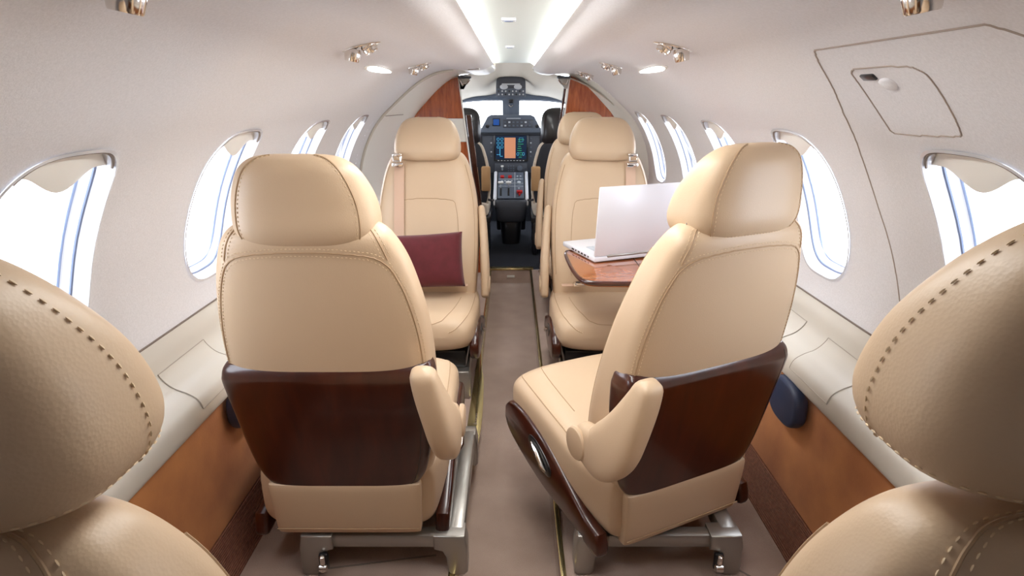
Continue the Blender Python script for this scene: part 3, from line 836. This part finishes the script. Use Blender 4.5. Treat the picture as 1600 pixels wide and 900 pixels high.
# windscreen frame: top beam, centre pillar, side posts
e = tag(empty('window_14', (-.02, 4.97, .95)), kind='structure')
ys = 4.97
beam = [V((-.62, -.30, .02)), V((-.45, -.10, .10)), V((-.25, -.01, .125)), V((0, 0, .128)), V((.25, -.01, .125)), V((.45, -.10, .10)), V((.62, -.30, .02))]
obj('top_beam', tube(smooth_path([tuple(b) for b in beam], 30), .036, 10), 'panel_blue', e)
obj('centre_pillar', prism([(-.065, -.16), (.065, -.16), (.072, .12), (-.072, .12)], 'y', -.03, .03, .01), 'panel_blue', e)
for side in (-1, 1):
    obj('side_post', tube([(side*.58, -.10, -.2), (side*.56, -.22, .06)], .03, 8), 'panel_blue', e)
    gl = MB().add([(side*.065, .02, -.16), (side*.56, -.12, -.16), (side*.54, -.14, .09), (side*.065, .02, .12)], [(0, 1, 2, 3)])
    obj('windscreen_pane', gl, 'glass', e, smooth=False)
ld = bpy.data.lights.new('portal', 'AREA'); ld.shape = 'RECTANGLE'; ld.size = 1.1; ld.size_y = .3; ld.cycles.is_portal = True
lo = bpy.data.objects.new('windscreen_daylight', ld); COL.objects.link(lo); lo.location = (0, 5.05, .95); lo.rotation_euler = (radians(-90), 0, 0)
obj('compass', rbox((0, -.04, .09), (.04, .03, .03), .008), 'black', e); obj('compass_bracket', tube([(-.018, -.04, .06), (0, -.045, .045), (.018, -.04, .06)], .004, 6), 'chrome', e)

# overhead panel
op = tag(empty('overhead_panel', (-.02, 4.38, 1.13)), 'dark grey overhead switch panel above the windscreen centre', 'control panel')
R_ = Matrix.Identity(4)
obj('panel_body', Loft([(-.055, 0, .03, .103, .05, 8), (-.05, 0, .03, .107, .055, 8), (.045, 0, .03, .105, .055, 8), (.075, 0, .03, .096, .05, 6), (.083, 0, .03, .085, .04, 5)], 'z', 40, 16).mesh(), 'panel_grey', op)
obj('lower_bezel', rbox((0, -.027, -.028), (.212, .006, .058), .003), 'panel_blue', op)
obj('light_bar', rbox((0, -.028, .030), (.13, .006, .010), .002), 'mark', op)
for side in (-1, 1):
    obj('eyeball_lamp', lathe([(.018, 0), (.018, .006), (.012, .012), (.003, .013)], 20, Matrix.Translation((side*.05, -.026, .012)) @ Matrix.Rotation(pi/2, 4, 'X') @ Matrix.Scale(1.6, 4, V((1, 0, 0)))), 'mark', op)
for r_ in range(2):
    for c_ in range(8):
        obj('knob', lathe([(.006, 0), (.006, .006), (.003, .008)], 10, Matrix.Translation((-.087+c_*.025, -.030, -.017-.022*r_)) @ Matrix.Rotation(pi/2, 4, 'X')), 'mark' if (c_+r_) % 3 else 'black', op)

# instrument panel
ip = tag(empty('instrument_panel', (-.02, 4.72, .0)), 'dark instrument panel with a lit map display under the windscreen', 'instrument panel')
obj('main_panel', rbox((0, .04, .66), (1.12, .06, .34), .01), 'panel_grey', ip)
gs = [(-.25, .805), (.25, .805), (.235, .835), (.185, .925), (.16, .938), (-.16, .938), (-.185, .925), (-.235, .835)]
obj('glareshield_console', prism(gs, 'y', -.03, .10, .006), 'panel_blue', ip, smooth=False)
obj('glareshield', Loft([(-.02, 0, .80, .52, .012, 5), (.0, 0, .80, .56, .016, 5), (.15, 0, .80, .58, .03, 5), (.25, 0, .80, .56, .03, 5)], 'y', 36, 8).mesh(), 'black_soft', ip)
sb = obj('standby_display', rbox((-.115, -.032, .885), (.060, .006, .058), .003), 'black', ip)
obj('standby_screen', rbox((-.115, -.036, .886), (.046, .002, .045), 0), 'screen_blue', sb)
gp = obj('guidance_panel', rbox((.055, -.032, .875), (.235, .006, .062), .003), 'panel_grey', ip)
for r_ in range(2):
    for c_ in range(7):
        obj('guidance_button', rbox((-.045+c_*.032, -.037, .860+.026*r_), (.016, .004, .012), .001, 1), 'mark' if (c_*3+r_) % 4 == 0 else 'panel_blue', gp)
obj('guidance_text', rbox((.02, -.036, .914), (.11, .002, .005), 0), 'mark', gp)
for x in (-.185, .205): obj('round_vent', lathe([(.014, 0), (.014, .005), (.008, .006)], 18, Matrix.Translation((x, -.032, .855)) @ Matrix.Rotation(pi/2, 4, 'X')), 'black', ip)
ds = obj('map_display', rbox((0, .004, .690), (.275, .014, .215), .005), 'black', ip)
obj('display_screen', rbox((0, -.0045, .690), (.246, .002, .182), 0), 'screen_dark', ds)
obj('map_area', rbox((-.008, -.0065, .687), (.088, .002, .160), 0), 'screen_map', ds)
cy = MB(); gr = MB()
for r_ in range(3):
    for c_ in range(2):
        cy.merge(tube([(-.102+c_*.030+.010*cos(a), -.0065, .755-.030*r_+.010*sin(a)) for a in [2*pi*i/14 for i in range(14)]], .0013, 4, closed=True))
cy.merge(rbox((-.088, -.0065, .655), (.004, .001, .06), 0)); cy.merge(rbox((-.1, -.0065, .635), (.03, .001, .003), 0)); cy.merge(rbox((-.077, -.0065, .622), (.02, .001, .003), 0))
for i in range(9): gr.merge(rbox((.078+random.uniform(-.012, .012), -.0065, .615+.017*i), (random.uniform(.02, .05), .001, .0025), 0))
for x in (.055, .1): cy.merge(tube([(x+.008*cos(a), -.0065, .64+.012*sin(a)) for a in [2*pi*i/12 for i in range(12)]], .0012, 4, closed=True))
cy.merge(tube([(.065, -.0065, .735), (.065, -.0065, .765), (.095, -.0065, .765), (.095, -.0065, .735)], .001, 4, closed=True))
obj('gauge_symbols', cy, 'cyan', ds, smooth=False); obj('status_lines', gr, 'green', ds, smooth=False)
for i in range(9): obj('bezel_key', rbox((-.1+i*.025, -.004, .588), (.012, .004, .005), 0), 'mark', ds)
for side in (-1, 1):
    fd = obj('flight_display', rbox((side*.36, .004, .68), (.25, .014, .20), .005), 'black', ip)
    obj('display_screen', rbox((side*.36, -.0045, .68), (.22, .002, .17), 0), 'screen_blue', fd)
    for i in range(5): obj('side_key', rbox((side*.158, .007, .62+.035*i), (.012, .006, .010), .001, 1), 'mark' if i % 2 else 'panel_blue', ip)
lo_ = obj('lower_panel', rbox((0, .0, .53), (.26, .04, .075), .004), 'panel_grey', ip)
obj('gear_lever', tube([(-.07, -.03, .515), (-.07, -.045, .54)], .006, 8), 'mark', lo_); obj('lever_knob', rbox((-.07, -.05, .548), (.022, .012, .014), .004), 'pale', lo_)
obj('rotary_dial', lathe([(.022, 0), (.022, .01), (.010, .012)], 20, Matrix.Translation((.07, -.02, .53)) @ Matrix.Rotation(pi/2, 4, 'X')), 'panel_blue', lo_)
for i in range(3):
    for j in range(3): obj('panel_key', rbox((-.02+i*.02, -.022, .51+j*.018), (.012, .004, .009), 0), 'panel_blue', lo_)

# centre pedestal
pd = tag(empty('centre_pedestal', (-.02, 4.385, 0)), 'centre pedestal with throttle levers and red switches between the pilot seats', 'pedestal')
side_prof = [(-.06, .335), (.26, .50), (.30, .50), (.30, .06), (.16, .06), (.10, .16), (-.02, .20), (-.06, .26)]
obj('pedestal_body', prism(side_prof, 'x', -.115, .115, .012, 3), 'black_soft', pd)
obj('lower_cowl', Loft([(.17, 0, -.03, .08, .05, 4), (.19, 0, -.04, .105, .06, 4), (.27, 0, -.05, .118, .06, 5), (.335, 0, -.045, .12, .055, 5), (.34, 0, -.04, .11, .04, 5)], 'z', 40, 16).mesh(), 'panel_grey', pd)
obj('foot_column', Loft([(-.0, 0, .02, .07, .09, 4), (.05, 0, .02, .075, .09, 4), (.18, 0, .02, .085, .09, 4), (.2, 0, .02, .08, .08, 4)], 'z', 32, 10).mesh(), 'black', pd)
for side in (-1, 1):
    q = [(-.075, .30), (-.055, .352), (.255, .512), (.28, .50), (.28, .40), (.0, .26)]
    obj('silver_cheek', prism(q, 'x', side*.108, side*.134, .010, 3), 'silver', pd)
slope = math.atan2(.165, .32); R_ = Matrix.Translation((0, .10, .422)) @ Matrix.Rotation(slope, 4, 'X')
def pq(name, mb, m, par): return obj(name, MB().add(mb.v, mb.f, R_), m, par)
fp = pq('switch_plate', rbox((0, 0, .003), (.20, .34, .008), .002), 'panel_blue', pd)
for x in (-.068, -.008): pq('guarded_switch', rbox((x, .10, .012), (.030, .030, .014), .004), 'red', fp)
for x in (-.068, -.008):
    pq('lever_slot', rbox((x-.01, -.09, .008), (.014, .10, .004), .001), 'black', fp)
    th = pq('throttle_lever', rbox((x-.01, -.04, .03), (.008, .012, .05), .002), 'mark', fp)
    pq('lever_grip', rbox((x-.01, -.04, .056), (.042, .020, .018), .006), 'pale', fp)
pq('trim_knob', rbox((.065, -.11, .022), (.045, .022, .022), .005), 'red', fp); pq('trim_stem', rbox((.065, -.135, .018), (.014, .03, .014), .003), 'red', fp)
pq('rotary_dial', lathe([(.014, .006), (.014, .02), (.008, .022)], 18, Matrix.Translation((.062, .02, 0))), 'mark', fp)
for x, y in ((.05, .11), (.075, .11), (.05, .07), (.075, .07), (-.07, .045), (-.045, .045), (-.02, .045), (.005, .045), (.06, -.05)):
    pq('toggle_switch', rbox((x, y, .010), (.014, .009, .008), .001, 1), 'mark', fp)
for x in (.030,): pq('plate_joint', rbox((x, 0, .0078), (.003, .33, .002), 0), 'mark', fp)
for y in (.075, .02, -.02): pq('plate_joint', rbox((0, y, .0078), (.19, .003, .002), 0), 'mark', fp)

# pilot seats
def pilot(side, label):
    e = tag(empty('pilot_seat', (side*.34-.02, 4.02, 0)), label, 'seat', 'pilot seats'); a = -side
    obj('backrest', Loft([(.36, 0, 0, .165, .05, 4), (.42, 0, 0, .182, .06, 4), (.55, 0, .01, .185, .06, 4), (.68, 0, .0, .165, .055, 4), (.76, 0, -.01, .14, .05, 3.5), (.80, 0, -.01, .10, .04, 3)], 'z', 40, 26).mesh(), 'black_soft', e)
    obj('headrest', Loft([(.765, 0, -.01, .06, .02, 3), (.775, 0, -.01, .125, .045, 3.2), (.84, 0, -.01, .14, .055, 3.2), (.95, 0, -.005, .132, .05, 3), (.995, 0, 0, .10, .035, 2.8), (1.008, 0, 0, .05, .015, 2.5)], 'z', 40, 26).mesh(), 'black', e)
    trim = [(a*.06, -.03, .785), (a*.13, -.03, .772), (a*.163, -.03, .70), (a*.187, -.025, .58), (a*.190, -.02, .46), (a*.175, -.02, .37)]
    obj('sheepskin_edge', tube(smooth_path(trim, 24), .011, 8), 'sheepskin', e)
    obj('armrest', rbox((a*.17, -.055, .545), (.062, .05, .165), .010), 'tan_block', e)
    obj('seat_cushion', Loft([(-.06, 0, .33, .16, .04, 4), (-.03, 0, .33, .185, .06, 4), (.2, 0, .335, .19, .06, 4), (.34, 0, .345, .18, .06, 4), (.39, 0, .345, .14, .04, 3)], 'y', 40, 20).mesh(), 'sheepskin', e)
    obj('seat_pan', rbox((0, .14, .26), (.40, .40, .05), .012), 'black', e)
    for s_ in (-1, 1): obj('leg', rbox((s_*.17, .14, .118), (.03, .34, .235), .006), 'black', e)
    obj('adjust_handle', tube([(a*.185, -.075, .405), (a*.21, -.085, .40), (a*.22, -.06, .40)], .008, 8), 'black', e)
pilot(-1, 'black pilot seat with sheepskin edge on the left of the cockpit')
pilot(1, 'black pilot seat with sheepskin edge on the right of the cockpit')

# ------------------------------------------------------------------ light
w = bpy.data.worlds.new('World'); SC.world = w; w.use_nodes = True
bg = w.node_tree.nodes['Background']; bg.inputs[0].default_value = (.90, .96, 1.06, 1); bg.inputs[1].default_value = 8
def area(name, loc_, rot, sx, sy, e, col=(1, 1, 1)):
    d = bpy.data.lights.new(name, 'AREA'); d.shape = 'RECTANGLE'; d.size = sx; d.size_y = sy; d.energy = e; d.color = col
    o = bpy.data.objects.new(name, d); COL.objects.link(o); o.location = loc_; o.rotation_euler = rot; return o
area('added_fill', (0, 1.22, 1.222), (0, 0, 0), .17, 1.5, 10.5, (1, .99, .97))  # fill light added below the channel to brighten the middle seat backs

area('added_fill', (0, 2.95, 1.222), (0, 0, 0), .17, .7, 1.8, (1, .99, .97))  # second added fill, lifts the farthest seat and the vestibule
# ------------------------------------------------------------------ camera
cd = bpy.data.cameras.new('camera'); cam = bpy.data.objects.new('camera', cd); COL.objects.link(cam)
cam.location = (-.012, 0, Z0); cam.rotation_euler = (radians(90-18.43), 0, 0)
cd.sensor_width = 36; cd.lens = 36*900/1600; cd.clip_start = .02; cd.clip_end = 100
SC.camera = cam
vs_ = SC.view_settings; vs_.view_transform = 'Standard'; vs_.look = 'None'; vs_.exposure = 0; vs_.gamma = 1; vs_.use_curve_mapping = False
SC.cycles.use_denoising = True
SC.cycles.max_bounces = 12; SC.cycles.diffuse_bounces = 6; SC.cycles.transparent_max_bounces = 12
